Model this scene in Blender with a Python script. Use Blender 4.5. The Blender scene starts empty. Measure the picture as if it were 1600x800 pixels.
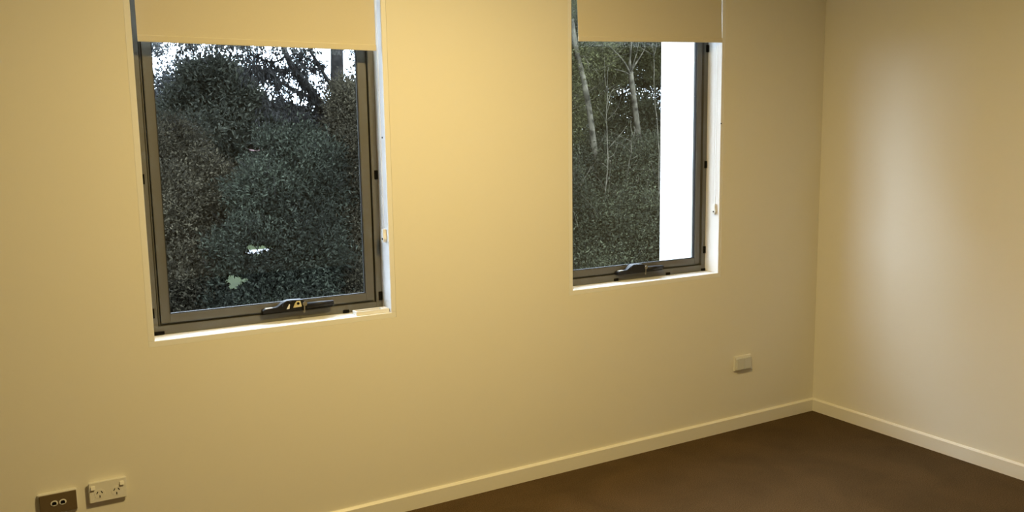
import bpy, bmesh, math, random
import numpy as np
from mathutils import Vector, Matrix

random.seed(4); rng = np.random.default_rng(11)
S = bpy.context.scene
COL = S.collection

# ------------------------------------------------------------------ camera
FPX, YAW, PITCH, ROLL = 1308.25, 0.5211, -0.1354, -0.0152
CAM = np.array([-3.5847, -3.0, 1.4633])
Fv = np.array([math.sin(YAW)*math.cos(PITCH), math.cos(YAW)*math.cos(PITCH), math.sin(PITCH)])
R0 = np.array([math.cos(YAW), -math.sin(YAW), 0.0]); U0 = np.cross(R0, Fv)
Rv = R0*math.cos(ROLL) + U0*math.sin(ROLL); Uv = U0*math.cos(ROLL) - R0*math.sin(ROLL)
cd = bpy.data.cameras.new('camera'); cam = bpy.data.objects.new('camera', cd); COL.objects.link(cam)
cd.sensor_width = 36.0; cd.lens = FPX/1600*36.0; cd.clip_start = .02; cd.clip_end = 400
M4 = Matrix(((Rv[0], Uv[0], -Fv[0], CAM[0]), (Rv[1], Uv[1], -Fv[1], CAM[1]), (Rv[2], Uv[2], -Fv[2], CAM[2]), (0, 0, 0, 1)))
cam.matrix_world = M4
S.camera = cam
def ray(px, py): return Fv + Rv*(px-800)/FPX + Uv*(400-py)/FPX
def at(px, py, Y):
    v = ray(px, py); return CAM + v*((Y-CAM[1])/v[1])
def atX(px, py, X):
    v = ray(px, py); return CAM + v*((X-CAM[0])/v[0])

# ------------------------------------------------------------------ sky, lamp, exposure
SKY_STRENGTH = 13.5
LAMP_POS = (-2.38, -1.50, 2.50); LAMP_W = 66.5
W = bpy.data.worlds.new('evening_sky'); S.world = W; W.use_nodes = True
bgn = W.node_tree.nodes['Background']
bgn.inputs[0].default_value = (.80, .90, 1.08, 1); bgn.inputs[1].default_value = SKY_STRENGTH
ld = bpy.data.lights.new('lamp_light', 'AREA'); ld.shape = 'DISK'; ld.size = .34
ld.energy = LAMP_W; ld.color = (1.0, .745, .31)
lamp_light = bpy.data.objects.new('lamp_light', ld); COL.objects.link(lamp_light)
vs = S.view_settings; vs.view_transform = 'Standard'; vs.look = 'None'; vs.exposure = 0.0; vs.gamma = 1.0
vs.use_curve_mapping = False

# ------------------------------------------------------------------ materials
def new_mat(name):
    m = bpy.data.materials.new(name); m.use_nodes = True
    nt = m.node_tree; return m, nt, nt.nodes['Principled BSDF']
def mat(name, col, rough=.5, metal=0., noise=None, bump=None, spec=.5, var=.08):
    """noise: (scale) colour mottling; bump: (scale, strength, distance)"""
    m, nt, b = new_mat(name)
    b.inputs['Base Color'].default_value = (*col, 1); b.inputs['Roughness'].default_value = rough
    b.inputs['Metallic'].default_value = metal; b.inputs['Specular IOR Level'].default_value = spec
    tc = nt.nodes.new('ShaderNodeTexCoord')
    if noise:
        n = nt.nodes.new('ShaderNodeTexNoise'); n.inputs['Scale'].default_value = noise; n.inputs['Detail'].default_value = 4
        nt.links.new(tc.outputs['Object'], n.inputs['Vector'])
        r = nt.nodes.new('ShaderNodeMapRange'); r.inputs[3].default_value = 1-var; r.inputs[4].default_value = 1+var
        nt.links.new(n.outputs['Fac'], r.inputs[0])
        mx = nt.nodes.new('ShaderNodeVectorMath'); mx.operation = 'SCALE'; mx.inputs[0].default_value = col
        nt.links.new(r.outputs[0], mx.inputs['Scale']); nt.links.new(mx.outputs[0], b.inputs['Base Color'])
    if bump:
        n = nt.nodes.new('ShaderNodeTexNoise'); n.inputs['Scale'].default_value = bump[0]; n.inputs['Detail'].default_value = 3
        nt.links.new(tc.outputs['Object'], n.inputs['Vector'])
        bp = nt.nodes.new('ShaderNodeBump'); bp.inputs['Strength'].default_value = bump[1]; bp.inputs['Distance'].default_value = bump[2]
        nt.links.new(n.outputs['Fac'], bp.inputs['Height']); nt.links.new(bp.outputs[0], b.inputs['Normal'])
    return m
M = {}
M['paint'] = mat('wall_paint', (.80, .775, .70), .62, noise=3, bump=(160, .12, .001), spec=.3, var=.012)
M['ceil'] = mat('ceiling_paint', (.84, .83, .80), .8, noise=3, var=.01)
M['gloss'] = mat('trim_enamel', (.82, .80, .74), .32, noise=6, var=.012)
M['white'] = mat('white_enamel', (.83, .83, .82), .4, noise=6, var=.012)
M['alu'] = mat('bronze_aluminium', (.115, .112, .092), .45, metal=.0, noise=40, var=.05)
M['gasket'] = mat('black_rubber', (.012, .012, .013), .6, noise=40)
M['black'] = mat('black_plastic', (.010, .0095, .0095), .5, noise=40, spec=.3)
M['fabric'] = mat('blind_fabric', (.69, .645, .54), .85, noise=260, bump=(600, .15, .0006), spec=.15, var=.03)
M['plastic'] = mat('white_plastic', (.80, .79, .75), .3, noise=30, var=.01)
M['clear'] = mat('clear_plastic', (.62, .63, .62), .2, noise=30, var=.02)
M['brown'] = mat('brown_plastic', (.17, .125, .07), .35, metal=.2, noise=40, var=.05)
M['hole'] = mat('dark_hole', (.006, .0055, .005), .9, noise=30, spec=.1)
M['brass'] = mat('brass', (.74, .66, .36), .35, metal=.2, noise=60, var=.1)
M['steel'] = mat('dull_steel', (.26, .24, .18), .5, metal=.5, noise=60, var=.1)
M['render'] = mat('white_render', (.86, .87, .88), .7, noise=20, bump=(120, .2, .002), var=.02)
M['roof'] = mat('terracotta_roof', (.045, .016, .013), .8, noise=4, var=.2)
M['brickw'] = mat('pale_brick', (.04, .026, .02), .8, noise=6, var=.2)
M['path'] = mat('pale_concrete', (.10, .10, .10), .9, noise=3, var=.08)

# carpet
m, nt, b = new_mat('brown_carpet'); M['carpet'] = m
b.inputs['Roughness'].default_value = .95; b.inputs['Specular IOR Level'].default_value = .1
tc = nt.nodes.new('ShaderNodeTexCoord')
n1 = nt.nodes.new('ShaderNodeTexNoise'); n1.inputs['Scale'].default_value = 260; n1.inputs['Detail'].default_value = 3
n2 = nt.nodes.new('ShaderNodeTexNoise'); n2.inputs['Scale'].default_value = 3.2; n2.inputs['Detail'].default_value = 3; n2.inputs['Distortion'].default_value = .6
for n in (n1, n2): nt.links.new(tc.outputs['Object'], n.inputs['Vector'])
cr = nt.nodes.new('ShaderNodeValToRGB'); e = cr.color_ramp.elements
e[0].position = .32; e[0].color = (.054, .033, .014, 1); e[1].position = .7; e[1].color = (.140, .092, .046, 1)
nt.links.new(n1.outputs['Fac'], cr.inputs[0])
mr = nt.nodes.new('ShaderNodeMapRange'); mr.inputs[1].default_value = .3; mr.inputs[2].default_value = .7; mr.inputs[3].default_value = .84; mr.inputs[4].default_value = 1.14
nt.links.new(n2.outputs['Fac'], mr.inputs[0])
vm = nt.nodes.new('ShaderNodeVectorMath'); vm.operation = 'SCALE'
nt.links.new(cr.outputs[0], vm.inputs[0]); nt.links.new(mr.outputs[0], vm.inputs['Scale']); nt.links.new(vm.outputs[0], b.inputs['Base Color'])
bp = nt.nodes.new('ShaderNodeBump'); bp.inputs['Strength'].default_value = .8; bp.inputs['Distance'].default_value = .006
nt.links.new(n1.outputs['Fac'], bp.inputs['Height']); nt.links.new(bp.outputs[0], b.inputs['Normal'])

# lawn
m, nt, b = new_mat('lawn_grass'); M['lawn'] = m; b.inputs['Roughness'].default_value = .9; b.inputs['Specular IOR Level'].default_value = .05
tc = nt.nodes.new('ShaderNodeTexCoord'); n1 = nt.nodes.new('ShaderNodeTexNoise'); n1.inputs['Scale'].default_value = 1.4; n1.inputs['Detail'].default_value = 8
nt.links.new(tc.outputs['Object'], n1.inputs['Vector']); cr = nt.nodes.new('ShaderNodeValToRGB'); e = cr.color_ramp.elements
e[0].position = .3; e[0].color = (.010, .014, .003, 1); e[1].position = .75; e[1].color = (.020, .026, .0065, 1)
nt.links.new(n1.outputs['Fac'], cr.inputs[0]); nt.links.new(cr.outputs[0], b.inputs['Base Color'])

# glass: clear pane with fresnel reflection
m, nt, b = new_mat('window_glass'); M['glass'] = m; nt.nodes.remove(b)
out = nt.nodes['Material Output']; tr = nt.nodes.new('ShaderNodeBsdfTransparent'); tr.inputs[0].default_value = (.90, .93, .93, 1)
gl = nt.nodes.new('ShaderNodeBsdfGlossy'); gl.inputs['Roughness'].default_value = .01
lw = nt.nodes.new('ShaderNodeLayerWeight'); lw.inputs[0].default_value = .5       # Schlick reflectance, same from both sides
pw = nt.nodes.new('ShaderNodeMath'); pw.operation = 'POWER'; pw.inputs[1].default_value = 5; nt.links.new(lw.outputs['Facing'], pw.inputs[0])
fr = nt.nodes.new('ShaderNodeMath'); fr.operation = 'MULTIPLY_ADD'; fr.inputs[1].default_value = .97; fr.inputs[2].default_value = .03; nt.links.new(pw.outputs[0], fr.inputs[0])
mx = nt.nodes.new('ShaderNodeMixShader'); nt.links.new(fr.outputs[0], mx.inputs[0]); nt.links.new(tr.outputs[0], mx.inputs[1]); nt.links.new(gl.outputs[0], mx.inputs[2])
nt.links.new(mx.outputs[0], out.inputs[0])

def leaf_mat(name, c0, c1, trans=.25, rough=.45):
    m, nt, b = new_mat(name); b.inputs['Roughness'].default_value = .7; b.inputs['Specular IOR Level'].default_value = .06
    at_ = nt.nodes.new('ShaderNodeAttribute'); at_.attribute_name = 'tint'
    cr = nt.nodes.new('ShaderNodeValToRGB'); e = cr.color_ramp.elements
    e[0].position = .12; e[0].color = (*c0, 1); e[1].color = (*c1, 1)
    nt.links.new(at_.outputs['Fac'], cr.inputs[0]); nt.links.new(cr.outputs[0], b.inputs['Base Color'])
    tl = nt.nodes.new('ShaderNodeBsdfTranslucent'); nt.links.new(cr.outputs[0], tl.inputs[0])
    mx = nt.nodes.new('ShaderNodeMixShader'); mx.inputs[0].default_value = trans
    nt.links.new(b.outputs[0], mx.inputs[1]); nt.links.new(tl.outputs[0], mx.inputs[2])
    nt.links.new(mx.outputs[0], nt.nodes['Material Output'].inputs[0])
    return m
def bark_mat(name, c0, c1):
    m, nt, b = new_mat(name); b.inputs['Roughness'].default_value = .85; b.inputs['Specular IOR Level'].default_value = .05
    tc = nt.nodes.new('ShaderNodeTexCoord'); n = nt.nodes.new('ShaderNodeTexNoise'); n.inputs['Scale'].default_value = 9; n.inputs['Detail'].default_value = 6
    nt.links.new(tc.outputs['Object'], n.inputs['Vector']); cr = nt.nodes.new('ShaderNodeValToRGB'); e = cr.color_ramp.elements
    e[0].position = .35; e[0].color = (*c0, 1); e[1].position = .68; e[1].color = (*c1, 1)
    nt.links.new(n.outputs['Fac'], cr.inputs[0]); nt.links.new(cr.outputs[0], b.inputs['Base Color'])
    bp = nt.nodes.new('ShaderNodeBump'); bp.inputs['Strength'].default_value = .3; bp.inputs['Distance'].default_value = .006
    nt.links.new(n.outputs['Fac'], bp.inputs['Height']); nt.links.new(bp.outputs[0], b.inputs['Normal'])
    return m
M['bark_dark'] = bark_mat('dark_bark', (.006, .0055, .005), (.016, .0145, .013))
M['bark_pale'] = bark_mat('pale_bark', (.010, .009, .006), (.065, .058, .040))
M['lf_gum'] = leaf_mat('gum_leaf', (.0045, .0046, .0042), (.014, .014, .0125), .12)
M['lf_round'] = leaf_mat('grey_green_leaf', (0.0110, 0.0122, 0.0085), (0.0512, 0.0537, 0.0378), 0.25)
M['lf_haze_painted'] = leaf_mat('haze_painted_leaf', (.04, .042, .042), (.10, .104, .10), .3)  # distance haze is put into the leaf colour as paler grey
M['lf_blue'] = leaf_mat('blue_green_leaf', (.0075, .0085, .006), (.041, .0475, .032), .25)
M['lf_olive'] = leaf_mat('olive_leaf', (0.0171, 0.0171, 0.0073), (0.0805, 0.0805, 0.0342), 0.25)
M['lf_brown'] = leaf_mat('brown_green_leaf', (0.0110, 0.0098, 0.0061), (0.0573, 0.0500, 0.0305), 0.25)
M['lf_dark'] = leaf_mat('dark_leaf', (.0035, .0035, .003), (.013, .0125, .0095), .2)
M['lf_mid'] = leaf_mat('mid_green_leaf', (0.0098, 0.0104, 0.0061), (0.0561, 0.0586, 0.0317), 0.25)

# ------------------------------------------------------------------ mesh helpers
def bbox(bm, x0, x1, y0, y1, z0, z1):
    v = [bm.verts.new(c) for c in ((x0, y0, z0), (x1, y0, z0), (x1, y1, z0), (x0, y1, z0), (x0, y0, z1), (x1, y0, z1), (x1, y1, z1), (x0, y1, z1))]
    for f in ((0, 3, 2, 1), (4, 5, 6, 7), (0, 1, 5, 4), (1, 2, 6, 5), (2, 3, 7, 6), (3, 0, 4, 7)): bm.faces.new([v[i] for i in f])
def bcyl(bm, c, axis, r0, r1, h, n=20):
    """cylinder from c along axis ('x','y','z') length h"""
    i = 'xyz'.index(axis); rings = []
    for k, (t, r) in enumerate(((0, r0), (h, r1))):
        ring = []
        for a in range(n):
            p = [r*math.cos(2*math.pi*a/n), r*math.sin(2*math.pi*a/n)]; q = [0, 0, 0]
            q[(i+1) % 3] = p[0]; q[(i+2) % 3] = p[1]; q[i] = t
            ring.append(bm.verts.new((c[0]+q[0], c[1]+q[1], c[2]+q[2])))
        rings.append(ring)
    for a in range(n): bm.faces.new((rings[0][a], rings[0][(a+1) % n], rings[1][(a+1) % n], rings[1][a]))
    bm.faces.new(rings[0][::-1]); bm.faces.new(rings[1])
def bprism(bm, prof, axis, a0, a1):
    """extrude 2-D profile along axis; profile coords are the two other axes in cyclic order"""
    i = 'xyz'.index(axis); rr = []
    for t in (a0, a1):
        ring = []
        for (u, v) in prof:
            q = [0, 0, 0]; q[i] = t; q[(i+1) % 3] = u; q[(i+2) % 3] = v; ring.append(bm.verts.new(q))
        rr.append(ring)
    n = len(prof)
    for k in range(n): bm.faces.new((rr[0][k], rr[0][(k+1) % n], rr[1][(k+1) % n], rr[1][k]))
    bm.faces.new(rr[0][::-1]); bm.faces.new(rr[1])
def obj(name, bm, material, parent=None, bevel=0, smooth=False, seg=2):
    bmesh.ops.recalc_face_normals(bm, faces=bm.faces[:])
    if bevel: bmesh.ops.bevel(bm, geom=bm.edges[:], offset=bevel, segments=seg, affect='EDGES', clamp_overlap=True)
    me = bpy.data.meshes.new(name); bm.to_mesh(me); bm.free()
    if smooth: me.shade_smooth()
    me.materials.append(M[material] if isinstance(material, str) else material)
    o = bpy.data.objects.new(name, me); COL.objects.link(o)
    if parent: o.parent = parent
    return o
def box(name, b, material, parent=None, bevel=0):
    bm = bmesh.new(); bbox(bm, *b); return obj(name, bm, material, parent, bevel)
def empty(name, loc=(0, 0, 0)):
    o = bpy.data.objects.new(name, None); COL.objects.link(o); o.location = loc; o.empty_display_size = .1; return o
def adopt(o, root):          # keep world geometry while parenting to a moved empty
    o.parent = root; o.matrix_parent_inverse = Matrix.Translation(root.location).inverted()
    return o
def tag(o, label, cat, group=None):
    o['label'] = label; o['category'] = cat
    if group: o['group'] = group
    return o
def struct(o, label=None):
    o['kind'] = 'structure'
    if label: o['label'] = label
    return o
def tube_arrays(pts, rad, n=7):
    pts = np.asarray(pts, float); k = len(pts); rad = np.broadcast_to(rad, (k,))
    d = np.gradient(pts, axis=0); d /= np.linalg.norm(d, axis=1)[:, None]+1e-9
    ref = np.array([.31, .87, .38]); a = np.cross(d, ref); a /= np.linalg.norm(a, axis=1)[:, None]+1e-9; b = np.cross(d, a)
    th = np.arange(n)*2*np.pi/n
    V = pts[:, None]+rad[:, None, None]*(np.cos(th)[None, :, None]*a[:, None]+np.sin(th)[None, :, None]*b[:, None])
    V = V.reshape(-1, 3); F = []
    for i in range(k-1):
        for j in range(n): F.append((i*n+j, i*n+(j+1) % n, (i+1)*n+(j+1) % n, (i+1)*n+j))
    F.append(tuple(range(n))[::-1]); F.append(tuple((k-1)*n+j for j in range(n)))
    return V, F
def tubes(name, lst, material, parent=None, n=7):
    VV, FF, o = [], [], 0
    for pts, rad in lst:
        V, F = tube_arrays(pts, rad, n); VV.append(V); FF += [tuple(i+o for i in f) for f in F]; o += len(V)
    me = bpy.data.meshes.new(name); me.from_pydata(np.concatenate(VV).tolist(), [], FF); me.shade_smooth()
    me.materials.append(M[material]); ob = bpy.data.objects.new(name, me); COL.objects.link(ob)
    if parent: ob.parent = parent
    return ob
def spline(P, n):
    P = np.asarray(P, float); t = np.linspace(0, len(P)-1, n); out_ = []
    for x in t:
        i = min(int(x), len(P)-2); u = x-i
        p0 = P[max(i-1, 0)]; p1 = P[i]; p2 = P[i+1]; p3 = P[min(i+2, len(P)-1)]
        out_.append(.5*((2*p1)+(-p0+p2)*u+(2*p0-5*p1+4*p2-p3)*u*u+(-p0+3*p1-3*p2+p3)*u**3))
    return np.array(out_)

# ------------------------------------------------------------------ room shell
XL, XR, YB, ZC = -5.8, 0.0, -6.6, 2.55
TH = .16
SILL, HEAD = .8142, 2.22
WIN = [(-3.2579, -2.4054), (-1.5571, -.7043)]
LIN = .020                                      # lining board thickness
bm = bmesh.new()
xs = [XL-.2, WIN[0][0]-LIN, WIN[0][1]+LIN, WIN[1][0]-LIN, WIN[1][1]+LIN, XR+.2]
for i in range(5):
    if i in (1, 3):
        bbox(bm, xs[i], xs[i+1], 0, TH, -.2, SILL-LIN); bbox(bm, xs[i], xs[i+1], 0, TH, HEAD+LIN, ZC+.2)
    else: bbox(bm, xs[i], xs[i+1], 0, TH, -.2, ZC+.2)
struct(obj('wall_front', bm, 'paint'), 'cream painted wall with the two windows')
struct(box('wall_right', (XR, XR+.2, YB-.2, -.0002, -.2, ZC+.2), 'paint'), 'cream painted side wall catching daylight')
struct(box('wall_left', (XL-.2, XL, YB-.2, -.0002, -.2, ZC+.2), 'paint'))
struct(box('wall_back', (XL, XR, YB-.2, YB, -.2, ZC+.2), 'paint'))
struct(box('floor', (XL, XR, YB, 0, -.15, 0), 'carpet'), 'brown carpet floor')
struct(box('ceiling', (XL, XR, YB, 0, ZC, ZC+.15), 'ceil'))
SK_H, SK_T = .0675, .013
def skirt(name, kind):
    bm = bmesh.new(); p = [(0, 0), (SK_T, 0), (SK_T, SK_H-.007), (SK_T-.007, SK_H), (0, SK_H)]
    if kind == 'front': bprism(bm, [(-u, v) for u, v in p], 'x', XL, XR-.0005)
    if kind == 'back': bprism(bm, [(YB+u, v) for u, v in p], 'x', XL, XR)
    if kind == 'right': bprism(bm, [(v, -u) for u, v in p], 'y', YB+SK_T, -SK_T)
    if kind == 'left': bprism(bm, [(v, XL+u) for u, v in p], 'y', YB+SK_T, -SK_T)
    struct(obj(name, bm, 'gloss'))
for k in ('front', 'right', 'left', 'back'): skirt('baseboard_'+k, k)

# reveal linings (timber boards, set back 2.5 mm from the plaster face)
for n, (x0, x1) in enumerate(WIN):
    root = struct(empty('trim_%d' % (n+1), ((x0+x1)/2, 0, SILL)), ('lining boards around the left window opening', 'lining boards around the right window opening')[n])
    y0 = .0012
    for nm, bb in (('sill_board', (x0-LIN, x1+LIN, y0, TH, SILL-LIN, SILL)), ('head_board', (x0-LIN, x1+LIN, y0, TH, HEAD, HEAD+LIN)),
                   ('side_board', (x0-LIN, x0, y0, TH, SILL, HEAD)), ('side_board', (x1, x1+LIN, y0, TH, SILL, HEAD))):
        adopt(box(nm, bb, 'white', None, .0012), root)

# ------------------------------------------------------------------ windows
YF = .092                                      # inner face of the frame
def ring(name, x0, x1, z0, z1, w, ya, yb, material, root, bevel=.0012, wb=None):
    wb = wb or w; bm = bmesh.new()
    bbox(bm, x0, x0+w, ya, yb, z0, z1); bbox(bm, x1-w, x1, ya, yb, z0, z1)
    bbox(bm, x0+w, x1-w, ya, yb, z0, z0+wb); bbox(bm, x0+w, x1-w, ya, yb, z1-w, z1)
    return adopt(obj(name, bm, material, None, bevel), root)
def winder(root, x, z, gold):
    """awning window winder: long black housing, hump with folded crank, lock plate and key"""
    y = YF+.004
    bm = bmesh.new(); L = .262
    prof = [(0, -.004), (L*.995, -.003), (L, .000), (L, .012), (L*.64, .014), (L*.60, .026), (L*.555, .036), (L*.36, .038), (L*.30, .034), (L*.20, .017), (L*.04, .013), (0, .010)]
    # profile in x-z, extruded along y  (cyclic order of the 'y' axis is z, x)
    bprism(bm, [(z+v, x+u) for u, v in prof], 'y', y-.030, y)
    w = adopt(obj('winder', bm, 'black', None, .0025), root)
    def sub(o): o.parent = w; return o
    bm = bmesh.new(); bcyl(bm, (x+L*.62, y-.032, z+.013), 'x', .0115, .0095, L*.385, 18); sub(obj('crank_handle', bm, 'black', None, .0015, True))
    bm = bmesh.new(); bbox(bm, x+.010, x+L*.16, y-.027, y-.008, z+.0115, z+.0155); sub(obj('cover_strip', bm, 'clear', None, .0008))
    # curved rim around the gear
    pts = [(x+L*.345+.021*math.cos(a), y-.0315, z+.010+.026*math.sin(a)) for a in np.linspace(3.0, .9, 10)]
    o = tubes('gear_rim', [(pts, .0026)], 'black'); sub(o)
    if gold:
        bm = bmesh.new(); bprism(bm, [(z+v, x+u) for u, v in ((L*.42, .009), (L*.545, .010), (L*.525, .032), (L*.475, .033), (L*.445, .024))], 'y', y-.0325, y-.0295)
        sub(obj('lock_plate', bm, 'brass', None, .0006))
        bm = bmesh.new(); bcyl(bm, (x+L*.492, y-.0335, z+.0235), 'y', .0052, .0052, .0015, 14); sub(obj('keyhole', bm, 'hole'))
        bm = bmesh.new(); bprism(bm, [(z+v, x+u) for u, v in ((L*.325, .006), (L*.365, .007), (L*.375, .023), (L*.365, .025))], 'y', y-.0335, y-.0295)
        sub(obj('gear_tooth', bm, 'plastic', None, .0005))
    # key hanging from the lock
    kx = x+L*.575; ky = y-.046
    bm = bmesh.new(); bcyl(bm, (kx, ky-.0008, z+.022), 'y', .0085, .0085, .0022, 16)
    bbox(bm, kx-.0045, kx-.0005, ky-.0006, ky+.0012, z-.012, z+.016); bbox(bm, kx-.008, kx-.0045, ky-.0006, ky+.0012, z-.010, z-.003)
    sub(obj('key', bm, 'steel', None, .0004))
    return w
CLIPS = [[('s', 224.5, 280), ('s', 240.5, 490), ('b', 248, 520), ('s', 590.5, 273), ('s', 597, 462), ('b', 541, 489)],
         [('s', 1109, 76), ('s', 1105.5, 257), ('s', 1102, 390), ('b', 963, 437.5), ('b', 1044, 428), ('b', 1099, 421)]]
for n, (x0, x1) in enumerate(WIN):
    root = struct(empty('window_%d' % (n+1), ((x0+x1)/2, YF, SILL)), ('bronze aluminium awning window with view of dense trees', 'bronze aluminium awning window beside a white fin wall')[n])
    g = .0005
    X0, X1, Z0, Z1 = x0+g, x1-g, SILL+g, HEAD-g
    ring('gap_backing', X0+.020, X1-.020, Z0+.022, Z1-.020, .022, YF+.024, YF+.040, 'gasket', root, 0)  # added black ring: blocks sky leaking in, keeps the frame grooves dark
    fo = ring('frame', X0, X1, Z0, Z1, .0245, YF, .140, 'alu', root, wb=.030)
    ring('frame_lip', X0+.0275, X1-.0275, Z0+.0315, Z1-.0275, .0055, YF+.012, .138, 'alu', root, .0008)
    ring('sash', X0+.035, X1-.035, Z0+.038, Z1-.035, .030, YF+.003, YF+.030, 'alu', root, .0015)
    ring('gasket', X0+.0645, X1-.0645, Z0+.0675, Z1-.0645, .0035, YF+.008, YF+.018, 'gasket', root, 0)
    adopt(box('glass', (X0+.067, X1-.067, YF+.0185, YF+.0225, Z0+.070, Z1-.067), 'glass'), root)
    for kind, px, py in CLIPS[n]:
        p = at(px, py, YF-.003)
        if kind == 's':
            cx = X0+.0075 if p[0] < (x0+x1)/2 else X1-.0075
            bb = (cx-.007, cx+.007, YF-.005, YF+.002, p[2]-.017, p[2]+.017)
        else:
            hw = .019 if abs(px-248) < 1 else .012
            cx = min(max(p[0], X0+hw+.0005), X1-hw-.0005)
            bb = (cx-hw, cx+hw, YF-.005, YF+.002, Z0+.0005, Z0+.0125)
        adopt(box('clip', bb, 'hole', None, .0008), root)
    p = at(412, 490.5, YF-.03) if n == 0 else at(967, 429.5, YF-.03)
    winder(root, p[0], p[2]+.001, n == 0)
    # chain screw holes in the side board
    q = atX(597.5, 215, x1) if n == 0 else atX(1127, 193, x1)

# ------------------------------------------------------------------ roller blinds
def blind(n, xl, xr, zl, zr, y, label):
    root = empty('roller_blind', ((xl+xr)/2, y, zl)); ang = math.atan2(zr-zl, xr-xl); wdt = math.hypot(xr-xl, zr-zl)
    top = HEAD-.035-max(zl, zr)
    Rm = Matrix.Translation((xl, 0, zl)) @ Matrix.Rotation(-ang, 4, 'Y')
    def put(o): o.data.transform(Rm); return adopt(o, root)
    bm = bmesh.new()      # fabric: 1 mm sheet, gently bowed
    N = 16; rows = [(z, s) for s in (0, 1) for z in (.012, top)]
    for s in (0, .0009):
        pass
    bbox(bm, 0, wdt, y, y+.0009, .020, top)
    put(obj('fabric', bm, 'fabric'))
    bm = bmesh.new()      # hem pocket round the weight bar
    prof = [(y-.0022, .000), (y-.0030, .003), (y-.0030, .0195), (y-.0006, .0215), (y+.0015, .0215), (y+.0034, .0195), (y+.0034, .003), (y+.0024, .000)]
    bprism(bm, prof, 'x', 0, wdt); put(obj('hem_bar', bm, 'fabric', None, 0))
    bm = bmesh.new(); bcyl(bm, (.006, y+.019, top+.003), 'x', .019, .019, wdt-.012, 24); put(obj('roller_tube', bm, 'fabric', None, 0, False))
    x0, x1 = WIN[n]
    for xx in (x0+.0005, x1-.0045):
        adopt(box('bracket', (xx, xx+.004, y-.001, y+.045, HEAD-.075, HEAD-.001), 'plastic', None, .0008), root)
    # bead chain on the right, its tensioner screwed to the lining
    q = atX(602.5, 366, x1) if n == 0 else atX(1118, 325, x1)
    yc, zc = q[1], q[2]; xx = x1-.008
    for dy in (-.006, .006):
        pts = [(xx, yc+dy, zz) for zz in np.linspace(zc+.012, HEAD-.05, 12)]
        adopt(tubes('chain', [(pts, .0011)], 'plastic', n=6), root)
    bm = bmesh.new(); prof = [(-.016, .014), (-.030, .006), (-.030, -.006), (-.016, -.012), (.006, -.009), (.020, -.010), (.020, .010), (.006, .009)]
    bprism(bm, [(yc+b_, zc+a_) for a_, b_ in prof], 'x', x1-.014, x1-.0005); t = adopt(obj('chain_tensioner', bm, 'plastic', None, .0012), root)
    bm = bmesh.new(); bcyl(bm, (x1-.0155, yc-.001, zc-.017), 'x', .0042, .0042, .002, 14); s = obj('screw', bm, 'hole'); s.parent = t
    q = atX(597.5, 215, x1) if n == 0 else atX(1127, 193, x1)
    bm = bmesh.new(); bcyl(bm, (x1-.0018, q[1], q[2]), 'x', .0035, .0035, .0015, 12); adopt(obj('screw', bm, 'hole'), root)
    tag(root, label, 'blind', 'roller blinds half lowered over the windows')
blind(0, -3.2410, -2.4242, 1.8044, 1.8066, .015, 'cream fabric roller blind hanging level over the left window with wide tree view')
blind(1, -1.5222, -.7062, 1.8804, 1.9112, .0005, 'cream fabric roller blind hanging slightly askew over the right window nearest the corner')

# ------------------------------------------------------------------ wall plates
def plate_root(name, x0, x1, z0, z1, label, cat):
    return tag(empty(name, ((x0+x1)/2, 0, z0)), label, cat)
# double power outlet
x0, x1, z0, z1 = -3.4945, -3.3795, .2985, .3695
r = plate_root('power_outlet', x0, x1, z0, z1, 'cream double power outlet with two switches, low on wall below the left window', 'power outlet')
adopt(box('mounting_block', (x0+.004, x1-.004, -.008, -.0002, z0+.004, z1-.004), 'plastic', None, .001), r)
adopt(box('plate', (x0, x1, -.016, -.008, z0, z1), 'plastic', None, .0022), r)
for s, cx in ((0, x0+.030), (1, x1-.030)):
    sx = x0+.013 if s == 0 else x1-.015
    bm = bmesh.new(); bprism(bm, [(-.015, z1-.025), (-.0225, z1-.0245), (-.0185, z1-.0125), (-.015, z1-.0125)], 'x', sx-.0062, sx+.0062)
    adopt(obj('switch', bm, 'plastic', None, .0007), r)
    cz = z0+.0285
    bm = bmesh.new(); bcyl(bm, (cx+(.002 if s == 0 else -.002), -.0166, cz), 'y', .0165, .0168, .0012, 24)
    so = adopt(obj('socket', bm, 'plastic', None, .0003), r)
    ccx = cx+(.002 if s == 0 else -.002)
    for (dx, dz, ang) in ((-.0068, .0052, .52), (.0068, .0052, -.52), (0, -.0085, 0)):
        bm = bmesh.new(); bbox(bm, -.0013, .0013, -.0172, -.0164, -.0042, .0042)
        bmesh.ops.transform(bm, matrix=Matrix.Translation((ccx+dx, 0, cz+dz)) @ Matrix.Rotation(ang, 4, 'Y'), verts=bm.verts[:])
        sl = obj('slot', bm, 'hole'); sl.parent = so
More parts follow.
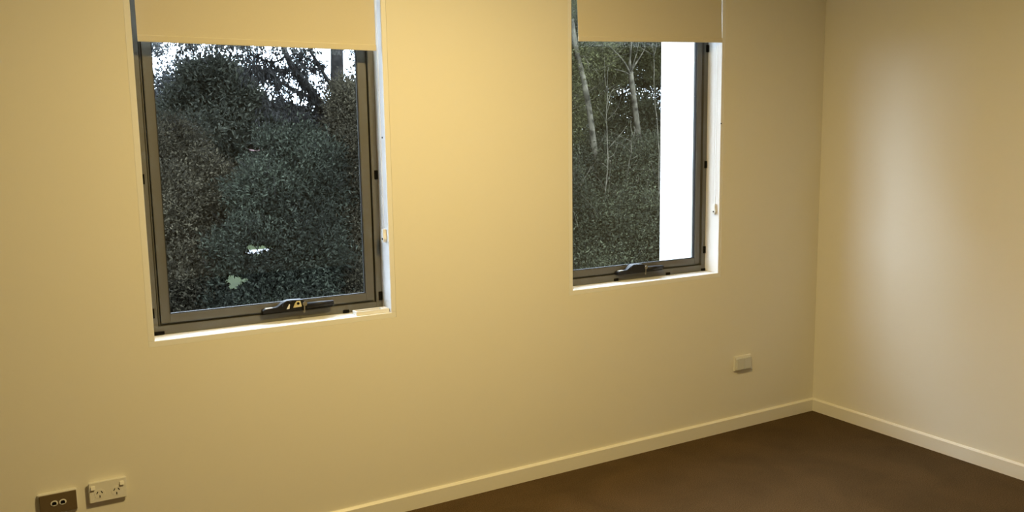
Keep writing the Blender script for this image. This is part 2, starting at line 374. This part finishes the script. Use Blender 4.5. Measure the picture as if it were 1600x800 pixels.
# data outlet
x0, x1, z0, z1 = -3.6415, -3.5275, .288, .3615
r = plate_root('data_outlet', x0, x1, z0, z1, 'brown data outlet plate with two small sockets, left of the double power outlet', 'data outlet')
adopt(box('surround', (x0, x1, -.011, -.0002, z0, z1), 'plastic', None, .003), r)
adopt(box('cover_plate', (x0+.0045, x1-.003, -.0165, -.0112, z0+.004, z1-.0055), 'brown', None, .001), r)
zc = (z0+z1)/2+.001
for cx, ww in ((x0+.046, .0085), (x0+.0705, .0085)):
    bm = bmesh.new(); a = .0105
    pr = [(zc+.0092*math.sin(t)*(1), cx+.0108*math.cos(t)) for t in np.linspace(0, 2*math.pi, 20, endpoint=False)]
    bprism(bm, pr, 'y', -.0185, -.0163); so = adopt(obj('socket', bm, 'plastic', None, .0004), r)
    bm = bmesh.new(); bprism(bm, [(zc+.0055, cx-.0035), (zc+.0055, cx+.0035), (zc+.002, cx+.0065), (zc-.005, cx+.0065), (zc-.005, cx-.0065), (zc+.002, cx-.0065)], 'y', -.0191, -.0184)
    h = obj('socket_hole', bm, 'hole'); h.parent = so
# blank double plate near the corner
x0, x1, z0, z1 = -.5905, -.4755, .3045, .379
r = plate_root('wall_plate', x0, x1, z0, z1, 'small pale wall plate with two flat rockers near the room corner', 'wall plate')
adopt(box('surround', (x0, x1, -.009, -.0002, z0, z1), 'plastic', None, .002), r)
xm = (x0+x1)/2
for a, b_ in ((x0+.009, xm-.0006), (xm+.0006, x1-.006)):
    adopt(box('rocker', (a, b_, -.020, -.0092, z0+.006, z1-.011), 'clear', None, .0012), r)

# white tray on the left sill
a = at(547, 494, .012); xt0, xt1 = -2.5420, -2.4085; yt0, yt1, zt = .014, .060, SILL+.0004
r = tag(empty('sill_tray', ((xt0+xt1)/2, yt0, zt)), 'shallow white plastic tray with dark inside, lying on the left window sill', 'tray')
bm = bmesh.new(); t_ = .006
bbox(bm, xt0, xt1, yt0, yt0+t_, zt, zt+.015); bbox(bm, xt0, xt1, yt1-t_, yt1, zt, zt+.015)
bbox(bm, xt0, xt0+t_, yt0+t_, yt1-t_, zt, zt+.015); bbox(bm, xt1-.026, xt1, yt0+t_, yt1-t_, zt, zt+.015)
adopt(obj('rim', bm, 'plastic', None, .001), r)
adopt(box('tray_floor', (xt0+t_, xt1-.026, yt0+t_, yt1-t_, zt, zt+.004), 'gasket'), r)

# ceiling lamp (above the frame)
r = tag(empty('ceiling_lamp', (LAMP_POS[0], LAMP_POS[1], ZC)), 'round white ceiling lamp in the middle of the ceiling', 'lamp')
lx, ly, lz = LAMP_POS
bm = bmesh.new(); bcyl(bm, (lx, ly, ZC-.03), 'z', .19, .20, .0298, 40); adopt(obj('lamp_base', bm, 'white', None, .001), r)
m, nt, b = new_mat('lamp_diffuser'); b.inputs['Base Color'].default_value = (.9, .88, .82, 1)
b.inputs['Emission Color'].default_value = (1, .8, .45, 1); b.inputs['Emission Strength'].default_value = 3.0; M['diff'] = m
bm = bmesh.new(); bcyl(bm, (lx, ly, lz+.004), 'z', .165, .18, ZC-.0302-lz-.004, 40); adopt(obj('diffuser', bm, 'diff', None, .004), r)
lamp_light.location = (lx, ly, lz); adopt(lamp_light, r)

# ------------------------------------------------------------------ outdoors
GZ = -3.2
bm = bmesh.new(); bbox(bm, -90, 90, .6, 150, GZ-.3, GZ); struct(obj('ground', bm, 'lawn'), 'lawn around the building')
struct(box('fin_wall', (-.56, -.30, TH+.001, .615, GZ, 4.5), 'render', None, .004), 'white rendered fin wall outside the right window')

def leaves(name, P, D, L, Wd, material, parent, fold=.3, tint=None):
    """one folded leaf per point: P base points, D directions (unit), L lengths, Wd widths"""
    n = len(P); rnd = rng.normal(size=(n, 3)); s = np.cross(D, rnd); s /= np.linalg.norm(s, axis=1)[:, None]+1e-9
    nn = np.cross(D, s); L = np.broadcast_to(L, (n,))[:, None]; Wd = np.broadcast_to(Wd, (n,))[:, None]
    V = np.empty((n, 4, 3)); V[:, 0] = P; V[:, 2] = P+D*L
    mid = P+D*L*.45
    V[:, 1] = mid+s*Wd*.5+nn*Wd*fold; V[:, 3] = mid-s*Wd*.5+nn*Wd*fold
    me = bpy.data.meshes.new(name); me.vertices.add(4*n); me.vertices.foreach_set('co', V.astype(np.float32).ravel())
    idx = (np.arange(n)[:, None]*4+np.array([0, 1, 2, 0, 2, 3])[None]).astype(np.int32).ravel()
    me.loops.add(6*n); me.loops.foreach_set('vertex_index', idx)
    me.polygons.add(2*n); me.polygons.foreach_set('loop_start', np.arange(0, 6*n, 3, dtype=np.int32))
    me.update(calc_edges=True)
    at_ = me.attributes.new('tint', 'FLOAT', 'POINT')
    if tint is None: tint = rng.random(n)
    at_.data.foreach_set('value', np.repeat(tint, 4).astype(np.float32))
    me.materials.append(M[material]); o = bpy.data.objects.new(name, me); COL.objects.link(o)
    o['kind'] = 'stuff'
    if parent: adopt(o, parent)
    return o
def unit(v): return v/(np.linalg.norm(v, axis=-1, keepdims=True)+1e-9)
HOLES = []        # (origin, direction, radius): open lines through the hedge where the lawn shows
def cull(P):
    keep = np.ones(len(P), bool)
    for (o, d, rx, rz) in HOLES:
        v = P-o; t = v@d; w = v-t[:, None]*d; hz = np.sqrt(w[:, 0]**2+w[:, 1]**2)
        a_ = np.arctan2(w[:, 2]/rz, hz/rx*np.sign(w[:, 0]))
        e2 = np.sqrt((hz/(rx*t/12.))**2+(w[:, 2]/(rz*t/12.))**2)/(1+.22*np.sin(3*a_+1)+.15*np.sin(7*a_))
        keep &= (e2 > .75+.5*rng.random(len(P)))
    return keep
for px, py, rx, rz in ((403, 390, .22, .075), (368, 441, .17, .12), (402, 234, .26, .05)):
    HOLES.append((CAM, unit(ray(px, py)), rx, rz))
def crown(blobs, per, twig_n, sig, up=.2, shell=.55):
    """blobs: (centre, radii, weight) -> leaf base points and directions, grouped in twig clumps"""
    PP, DD, TT = [], [], []
    for c, rad, wgt in blobs:
        k = int(per*wgt)
        d = unit(rng.normal(size=(k, 3))); rr = shell+(1-shell)*rng.random(k)**.6
        tw = np.asarray(c)+d*rr[:, None]*np.asarray(rad)*(1+.18*np.sin(d[:, :1]*5+d[:, 2:]*7+c[0]*3))
        m_ = twig_n
        p = np.repeat(tw, m_, 0)+rng.normal(size=(k*m_, 3))*sig
        dd = unit(np.repeat(d, m_, 0)*.7+rng.normal(size=(k*m_, 3))*.8+np.array([0, 0, up]))
        tt = np.clip(np.repeat(rng.random(k)**1.6, m_)*.7+rng.random(k*m_)*.3, 0, 1)
        lf = np.sin(p[:, 0]*4.1+c[2])*np.sin(p[:, 2]*4.7+c[0]*2)*.5+np.sin(p[:, 0]*1.7-p[:, 2]*2.3)*.5
        tt = np.clip(tt*(.85+.45*lf), 0, 1)
        PP.append(p); DD.append(dd); TT.append(tt)
    P, D, T = np.concatenate(PP), np.concatenate(DD), np.concatenate(TT)
    return P, D, T
def bl(px, py, Y, rpx, rpy, w=1., depth=None):
    c = at(px, py, Y); rx = np.linalg.norm(at(px+rpx, py, Y)-c); rz = abs(at(px, py-rpy, Y)[2]-c[2])
    return (c, (rx, depth or max(min(rx, rz), .5), rz), w)
def tree(name, label, cat, base, trunk_pts, r0, r1, bark, blobs, per, twig_n, sig, L, Wd, lmat, group, up=.2, shell=.55, branches=(), holes=True, nb=10, tw=0):
    root = tag(empty(name, tuple(base)), label, cat, group)
    sp = spline(trunk_pts, 24); adopt(tubes('trunk', [(sp, np.linspace(r0, r1, 24))], bark, n=9), root)
    for pts, ra, rb in branches:
        s = spline(pts, 14); adopt(tubes('branch', [(s, np.linspace(ra, rb, 14))], bark, n=7), root)
    # boughs from the trunk into each crown blob
    for c, rad, w in blobs[:nb]:
        i = int(np.argmin(np.linalg.norm(sp-c, axis=1)*1.0+np.maximum(0, sp[:, 2]-c[2])*2)); a_ = sp[max(i-2, 0)]
        b_ = np.asarray(c)+rng.normal(size=3)*np.asarray(rad)*.25
        mid = (a_+b_)/2+rng.normal(size=3)*.12*np.linalg.norm(b_-a_)
        s = spline([a_, mid, b_], 9); adopt(tubes('bough', [(s, np.linspace(r1*1.1+.004, .006, 9))], bark, n=6), root)
    P, D, T = crown(blobs, per, twig_n, sig, up, shell)
    if holes: k = cull(P); P, D, T = P[k], D[k], T[k]
    k = (P[:, 2] > GZ+.05) & (P[:, 1] > 1.2); P, D, T = P[k], D[k], T[k]; n = len(P)
    if tw:                                           # thin bare twigs sticking through the leaves
        lst = []
        for q in range(tw):
            c, rad, w = blobs[rng.integers(len(blobs))]; d = unit(rng.normal(size=3)*np.array([1, .8, .6])+np.array([0, -.5, .5]))
            p0 = np.asarray(c)+d*np.asarray(rad)*.6; d2 = unit(d*.5+rng.normal(size=3)*.6+np.array([0, 0, .5])); ln = .25+.5*rng.random()
            lst.append((spline([p0, p0+d2*ln*.5+rng.normal(size=3)*.05, p0+d2*ln+rng.normal(size=3)*.05], 7), np.linspace(.0055, .0018, 7)))
        adopt(tubes('twigs', lst, bark, n=4), root)['kind'] = 'stuff'
    leaves('foliage', P, D, L*(.45+1.0*rng.random(n)), Wd*(.55+.8*rng.random(n)), lmat, root, tint=T)
    return root
def up_trunk(px, py0, py1, Y, lean=0):
    """trunk standing on the ground below the crown"""
    a_ = at(px, py0, Y); b_ = at(px+lean, py1, Y); g0 = np.array([a_[0], a_[1], GZ])
    return g0, [g0, (g0+a_)/2+np.array([.05, .04, 0]), a_, b_]

G1, G2 = 'trees beyond the left window', 'trees beyond the right window'
# --- left window
g, tp = up_trunk(322, 260, 130, 17, 8)
tree('round_tree', 'tall dense grey-green tree with rounded top, middle of the left window', 'tree', g, tp, .22, .06, 'bark_dark',
     [bl(335, 138, 17, 46, 40, 1), bl(306, 180, 17, 42, 42, 1), bl(372, 172, 16.5, 34, 48, 1), bl(320, 240, 16, 90, 60, 1.6), bl(402, 208, 17.5, 32, 40, .8), bl(290, 290, 16.5, 80, 60, 1.3), bl(262, 222, 17, 45, 45, .9)],
     1150, 18, .13, .108, .045, 'lf_round', G1)
g, tp = up_trunk(258, 250, 110, 27, -3)
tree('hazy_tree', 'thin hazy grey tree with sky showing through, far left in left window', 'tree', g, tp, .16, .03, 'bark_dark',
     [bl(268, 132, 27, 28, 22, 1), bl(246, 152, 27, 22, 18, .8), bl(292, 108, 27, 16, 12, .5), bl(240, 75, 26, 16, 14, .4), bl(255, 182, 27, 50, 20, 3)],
     190, 9, .17, .13, .06, 'lf_haze_painted', G1, shell=.2)
g, tp = up_trunk(455, 300, 180, 21, 3)
tree('dark_tree', 'very dark tree low between the round tree and gum tree', 'tree', g, tp, .16, .05, 'bark_dark',
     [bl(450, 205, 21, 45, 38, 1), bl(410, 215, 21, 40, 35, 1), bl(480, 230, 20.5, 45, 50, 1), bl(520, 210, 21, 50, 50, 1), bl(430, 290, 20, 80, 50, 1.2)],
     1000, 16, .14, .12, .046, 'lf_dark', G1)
g, tp = up_trunk(300, 420, 260, 9.5, 3)
tree('brown_shrub', 'brownish-green small-leaved shrub filling lower left of the left window', 'shrub', g, tp, .06, .015, 'bark_dark',
     [bl(270, 245, 10, 45, 50, 1), bl(310, 300, 9.5, 60, 60, 1.2), bl(260, 340, 9, 60, 70, 1.2), bl(340, 370, 9.2, 65, 70, 1.2), bl(290, 440, 8.6, 80, 60, 1.3), bl(220, 290, 9.5, 50, 90, 1), bl(220, 430, 9, 50, 80, 1), bl(300, 540, 8.6, 110, 60, .8)],
     1200, 15, .085, .050, .022, 'lf_brown', G1)
g, tp = up_trunk(455, 420, 240, 8.6, 2)
tree('blue_green_shrub', 'blue-green bushy shrub in the centre bottom of the left window', 'shrub', g, tp, .06, .015, 'bark_dark',
     [bl(455, 250, 9, 55, 50, 1.1), bl(430, 310, 8.6, 65, 55, 1.2), bl(495, 290, 8.6, 40, 65, 1.), bl(410, 400, 8.2, 75, 60, 1.3), bl(480, 390, 8.2, 60, 70, 1.2), bl(430, 480, 8, 90, 55, 1.3), bl(440, 560, 8, 110, 50, .7)],
     1200, 15, .085, .058, .022, 'lf_blue', G1, up=.35, tw=60)
# gum tree
Yg = 10.
g = at(536, 300, Yg); g[2] = GZ
gp = lambda px, py, dy=0: at(px, py, Yg+dy)
trunk = [g, gp(537, 330), gp(531, 200), gp(527, 130), gp(526, 60), gp(522, -60), gp(518, -180)]
limbs = [([gp(529, 210), gp(512, 187, -.1), gp(487, 143, -.3), gp(462, 114, -.4), gp(447, 84, -.5), gp(425, 25, -.6)], .085, .03),
         ([gp(495, 155, -.25), gp(470, 146, -.4), gp(437, 128, -.6), gp(412, 112, -.8), gp(392, 98, -1)], .035, .010),
         ([gp(527, 150), gp(516, 132, .2), gp(496, 98, .5), gp(480, 70, .7), gp(462, 20, .9)], .035, .015),
         ([gp(447, 88, -.5), gp(425, 98, -.3), gp(403, 88, -.2), gp(385, 70, 0)], .016, .006),
         ([gp(462, 114, -.4), gp(440, 108, -.1), gp(415, 112, .1), gp(395, 104, .3)], .014, .005),
         ([gp(437, 128, -.6), gp(428, 150, -.8), gp(418, 172, -.9)], .012, .004),
         ([gp(487, 143, -.3), gp(478, 120, .1), gp(470, 85, .4), gp(466, 55, .6)], .020, .007),
         ([gp(523, -20), gp(450, 5, -.4), gp(380, 28, -.8), gp(320, 52, -1.1), gp(285, 62, -1.3)], .05, .010),
         ([gp(524, 20), gp(545, 40, .3), gp(562, 80, .6), gp(572, 120, .8)], .03, .008),
         ([gp(512, 187, -.1), gp(490, 185, -.5), gp(468, 178, -.8), gp(450, 182, -1)], .016, .005),
         ([gp(437, 55, -.5), gp(400, 60, -.6), gp(370, 64, -.8), gp(340, 72, -1)], .018, .005)]
root = tag(empty('gum_tree', tuple(g)), 'gum tree with bare slanting limbs and hanging dark leaves against the sky', 'tree', G1)
sp = spline(trunk, 40); adopt(tubes('trunk', [(sp, np.interp(np.linspace(0, 1, 40), [0, 1], [.115, .085]))], 'bark_dark', n=12), root)
TWP, TWD = [], []; twigs = []
for i, (pts, ra, rb) in enumerate(limbs):
    s = spline(pts, 22); adopt(tubes('limb', [(s, np.linspace(ra, rb, 22))], 'bark_dark', n=9), root)
    seg = np.linalg.norm(np.diff(s, axis=0), axis=1).sum(); nt_ = int(seg*60)
    for k in range(nt_):
        u = .25+.75*random.random(); p = s[min(int(u*21), 21)]
        d = unit(np.array([rng.normal(), rng.normal()*.8, rng.normal()*.55-.12])); ln = (.10+.20*random.random())*(1.3 if i == 7 else 1)
        tip = p+d*ln+np.array([0, 0, -.12*ln]); mid = (p+tip)/2+np.array([0, 0, .05*ln])
        s2 = spline([p, mid, tip], 5); twigs.append((s2, np.linspace(.005, .0016, 5)))
        m_ = random.randint(6, 11); q = s2[1]+(s2[4]-s2[1])*rng.random((m_, 1))+rng.normal(size=(m_, 3))*.02
        TWP.append(q); TWD.append(unit(d*.35+rng.normal(size=(m_, 3))*.45+np.array([0, 0, -.75])))
adopt(tubes('twigs', twigs, 'bark_dark', n=4), root)['kind'] = 'stuff'
P = np.concatenate(TWP); D = np.concatenate(TWD); n = len(P)
leaves('foliage', P, D, .065+.055*rng.random(n), .017+.012*rng.random(n), 'lf_gum', root, fold=.1)
# creeper-covered mass at the right edge
g, tp = up_trunk(556, 400, 200, 8.9, 0)
tree('creeper_column', 'tall column of small grey-brown leaves at right edge of left window', 'shrub', g, tp, .05, .02, 'bark_dark',
     [bl(548, 165, 9, 26, 40, .8), bl(550, 225, 8.9, 36, 55, 1), bl(545, 290, 8.8, 42, 60, 1.1), bl(550, 360, 8.6, 46, 60, 1.1), bl(545, 430, 8.4, 50, 60, 1.1), bl(590, 300, 8.8, 40, 120, 1.1), bl(570, 500, 8.4, 60, 60, .8)],
     1200, 15, .075, .045, .022, 'lf_brown', G1)
# --- right window
g, tp = up_trunk(1003, 330, 112, 9, -17)
tp = [g, at(1008, 330, 9), at(1000, 235, 9), at(991, 160, 9), at(985, 112, 9)]
br = [([at(985, 116, 9), at(977, 100, 8.8), at(966, 86, 8.7), at(950, 70, 8.6)], .022, .006), ([at(985, 114, 9), at(984, 95, 9.1), at(986, 70, 9.2), at(990, 20, 9.3)], .028, .01),
      ([at(985, 112, 9), at(994, 98, 9.2), at(1003, 84, 9.4), at(1015, 60, 9.5)], .022, .006), ([at(986, 118, 9), at(975, 112, 8.8), at(960, 108, 8.6)], .012, .004),
      ([at(985, 114, 9), at(990, 98, 8.8), at(996, 76, 8.7), at(1000, 40, 8.6)], .014, .005), ([at(988, 150, 9), at(972, 138, 8.8), at(955, 142, 8.7)], .010, .003)]
tree('forked_tree', 'pale mottled trunk forking into a fan of branches, centre of right window', 'tree', g, tp, .065, .045, 'bark_pale',
     [bl(985, 55, 9.8, 45, 30, 1), bl(940, 45, 9.8, 45, 40, 1), bl(1030, 75, 9.8, 40, 40, 1), bl(960, 10, 9.5, 90, 40, 1.5), bl(1030, 15, 9.5, 60, 40, 1), bl(945, 110, 10.2, 28, 22, .5)],
     900, 16, .10, .055, .021, 'lf_olive', G2, branches=br, nb=0, shell=.4, tw=180)
tp = [np.array([*at(930, 300, 8.2)[:2], GZ]), at(932, 300, 8.2), at(925, 205, 8.2), at(914, 135, 8.2), at(901, 80, 8.2), at(893, 30, 8.2)]
tree('leaning_tree', 'pale leaning trunk with olive leaves at left edge of right window', 'tree', tp[0], tp, .055, .035, 'bark_pale',
     [bl(905, 40, 8.6, 40, 40, 1), bl(880, 90, 8.6, 30, 40, .8), bl(925, 90, 9.2, 26, 22, .5), bl(915, 160, 9.4, 22, 30, .5), bl(880, 180, 8.8, 30, 60, .8)],
     700, 14, .10, .05, .019, 'lf_olive', G2, nb=0, shell=.35, tw=220)
g, tp = up_trunk(960, 300, 150, 17, 5)
tree('back_tree', 'dark green tree behind the pale trunks in right window', 'tree', g, tp, .18, .05, 'bark_dark',
     [bl(930, 110, 17, 60, 50, 1), bl(1000, 90, 17, 60, 50, 1), bl(960, 40, 17, 90, 45, 1.2), bl(920, 200, 16.5, 45, 40, .8), bl(985, 190, 16.5, 50, 40, 1), bl(1040, 170, 17, 40, 70, 1), bl(880, 120, 17, 50, 80, 1), bl(960, 260, 16, 100, 60, 1.4), bl(960, 360, 15.5, 110, 70, 1.2)],
     1000, 16, .15, .095, .036, 'lf_mid', G2)
g, tp = up_trunk(950, 400, 250, 8, 3)
tree('mixed_shrub', 'grey-green fine-leaved shrub filling lower half of the right window', 'shrub', g, tp, .05, .012, 'bark_pale',
     [bl(930, 270, 8.4, 50, 45, 1), bl(985, 280, 8.4, 50, 55, 1), bl(1030, 270, 8.4, 40, 60, 1), bl(920, 350, 8, 55, 60, 1.1), bl(985, 360, 7.8, 60, 60, 1.1), bl(1030, 370, 7.8, 50, 70, 1), bl(930, 430, 7.6, 70, 50, 1), bl(1000, 440, 7.6, 70, 50, 1), bl(880, 330, 8, 40, 100, .9), bl(960, 510, 7.6, 110, 50, .6)],
     1200, 15, .085, .049, .021, 'lf_mid', G2, tw=160)
# thin pale saplings in front of the shrub
for i, (pl, lab) in enumerate((([(1026, 420), (1027, 300), (1029, 200), (1027, 120), (1024, 60)], 'thin pale sapling close to the white fin wall'),
                ([(944, 420), (945, 300), (948, 220), (947, 160), (950, 110)], 'thin pale sapling between the leaning and forked trunks'),
                ([(957, 420), (966, 330), (972, 290), (980, 232), (990, 200)], 'thin pale slanting sapling below the forked trunk'))):
    Yc = 7.5+.2*i; pts = [np.array([*at(pl[0][0], pl[0][1], Yc)[:2], GZ])]+[at(a_, b_, Yc) for a_, b_ in pl]
    r = tag(empty('sapling', tuple(pts[0])), lab, 'sapling', 'thin saplings outside the right window')
    s = spline(pts, 26); s[4:] += np.cumsum(rng.normal(size=(22, 3))*.012, 0); adopt(tubes('stem', [(s, np.linspace(.013, .004, 26))], 'bark_pale', n=7), r)
    for k in range(9):
        u = 10+int(15*random.random()); d = unit(np.array([rng.normal(), rng.normal()*.5, .7+.5*random.random()])); ln = .2+.4*random.random()
        adopt(tubes('branch', [(spline([s[u], s[u]+d*ln*.5+rng.normal(size=3)*.03, s[u]+d*ln], 6), np.linspace(.006, .002, 6))], 'bark_pale', n=5), r)

# unseen trees left of the view, placed and sized to block sky light
for i, (x_, y_, h_, w_) in enumerate(((-16.4, 12.5, 11.5, 2.2), (-12.2, 12.8, 12.5, 2.4), (-8.2, 13., 12.0, 2.4), (-4.9, 12.5, 10.5, 1.8))):
    b0 = np.array([x_, y_, GZ]); H_ = h_-GZ; tpt = [b0, b0+(.1, 0, H_*.3), b0+(.05, .1, H_*.6), b0+(0, 0, H_-1)]
    tree('sky_block_tree', ('unseen big leafy tree farthest left beyond the left window', 'unseen big leafy tree second from the left beyond the left window', 'unseen big leafy tree third from the left beyond the left window', 'unseen big leafy tree just left of the left window view')[i],
         'tree', b0, tpt, .2, .05, 'bark_dark', [(b0+(0, 0, H_*q), (w_*(1.1-.15*k), w_, H_*.17), 1) for k, q in enumerate((.14, .38, .62, .85))],
         750, 9, .25, .24, .11, 'lf_mid', 'unseen sky-blocking trees left of the view')
# and trees standing between the two lines of sight
for i, (x_, y_, h_, w_) in enumerate(((3.0, 12.2, 8.6, 1.05), (5.25, 12.8, 9.2, 1.15), (2.5, 8.6, 2.4, .95), (-2.85, 9.8, 3.4, .66), (9.5, 10.6, 7.5, 1.35), (12.2, 12.4, 8.5, 1.7))):
    b0 = np.array([x_, y_, GZ]); H_ = h_-GZ; tpt = [b0, b0+(.06, 0, H_*.3), b0+(.03, .06, H_*.6), b0+(0, 0, H_-.6)]
    tree('screen_tree', ('slim leafy tree between the two windows, nearer the left window', 'slim leafy tree between the two windows, nearer the right window', 'low rounded bush between the two windows',
          'tall narrow bush just outside the left edge of the left window view', 'leafy tree hidden behind the white fin wall, nearer one', 'leafy tree hidden behind the white fin wall, farther one')[i],
         'tree', b0, tpt, .12, .03, 'bark_dark', [(b0+(0, 0, H_*q), (w_*(1.1-.12*k), w_, H_*.17), 1) for k, q in enumerate((.14, .38, .62, .85))],
         700, 10, .16, .125, .05, 'lf_round', 'trees around the lines of sight')

# garden path and a far house behind the trees
p = at(403, 394, 5); v = unit(ray(403, 394)); t = (GZ-CAM[2])/v[2]; pc = CAM+v*t
struct(box('garden_path', (pc[0]-14, pc[0]+14, pc[1]-.75, pc[1]+.75, GZ, GZ+.04), 'path', None, .01), 'pale concrete path across the lawn')
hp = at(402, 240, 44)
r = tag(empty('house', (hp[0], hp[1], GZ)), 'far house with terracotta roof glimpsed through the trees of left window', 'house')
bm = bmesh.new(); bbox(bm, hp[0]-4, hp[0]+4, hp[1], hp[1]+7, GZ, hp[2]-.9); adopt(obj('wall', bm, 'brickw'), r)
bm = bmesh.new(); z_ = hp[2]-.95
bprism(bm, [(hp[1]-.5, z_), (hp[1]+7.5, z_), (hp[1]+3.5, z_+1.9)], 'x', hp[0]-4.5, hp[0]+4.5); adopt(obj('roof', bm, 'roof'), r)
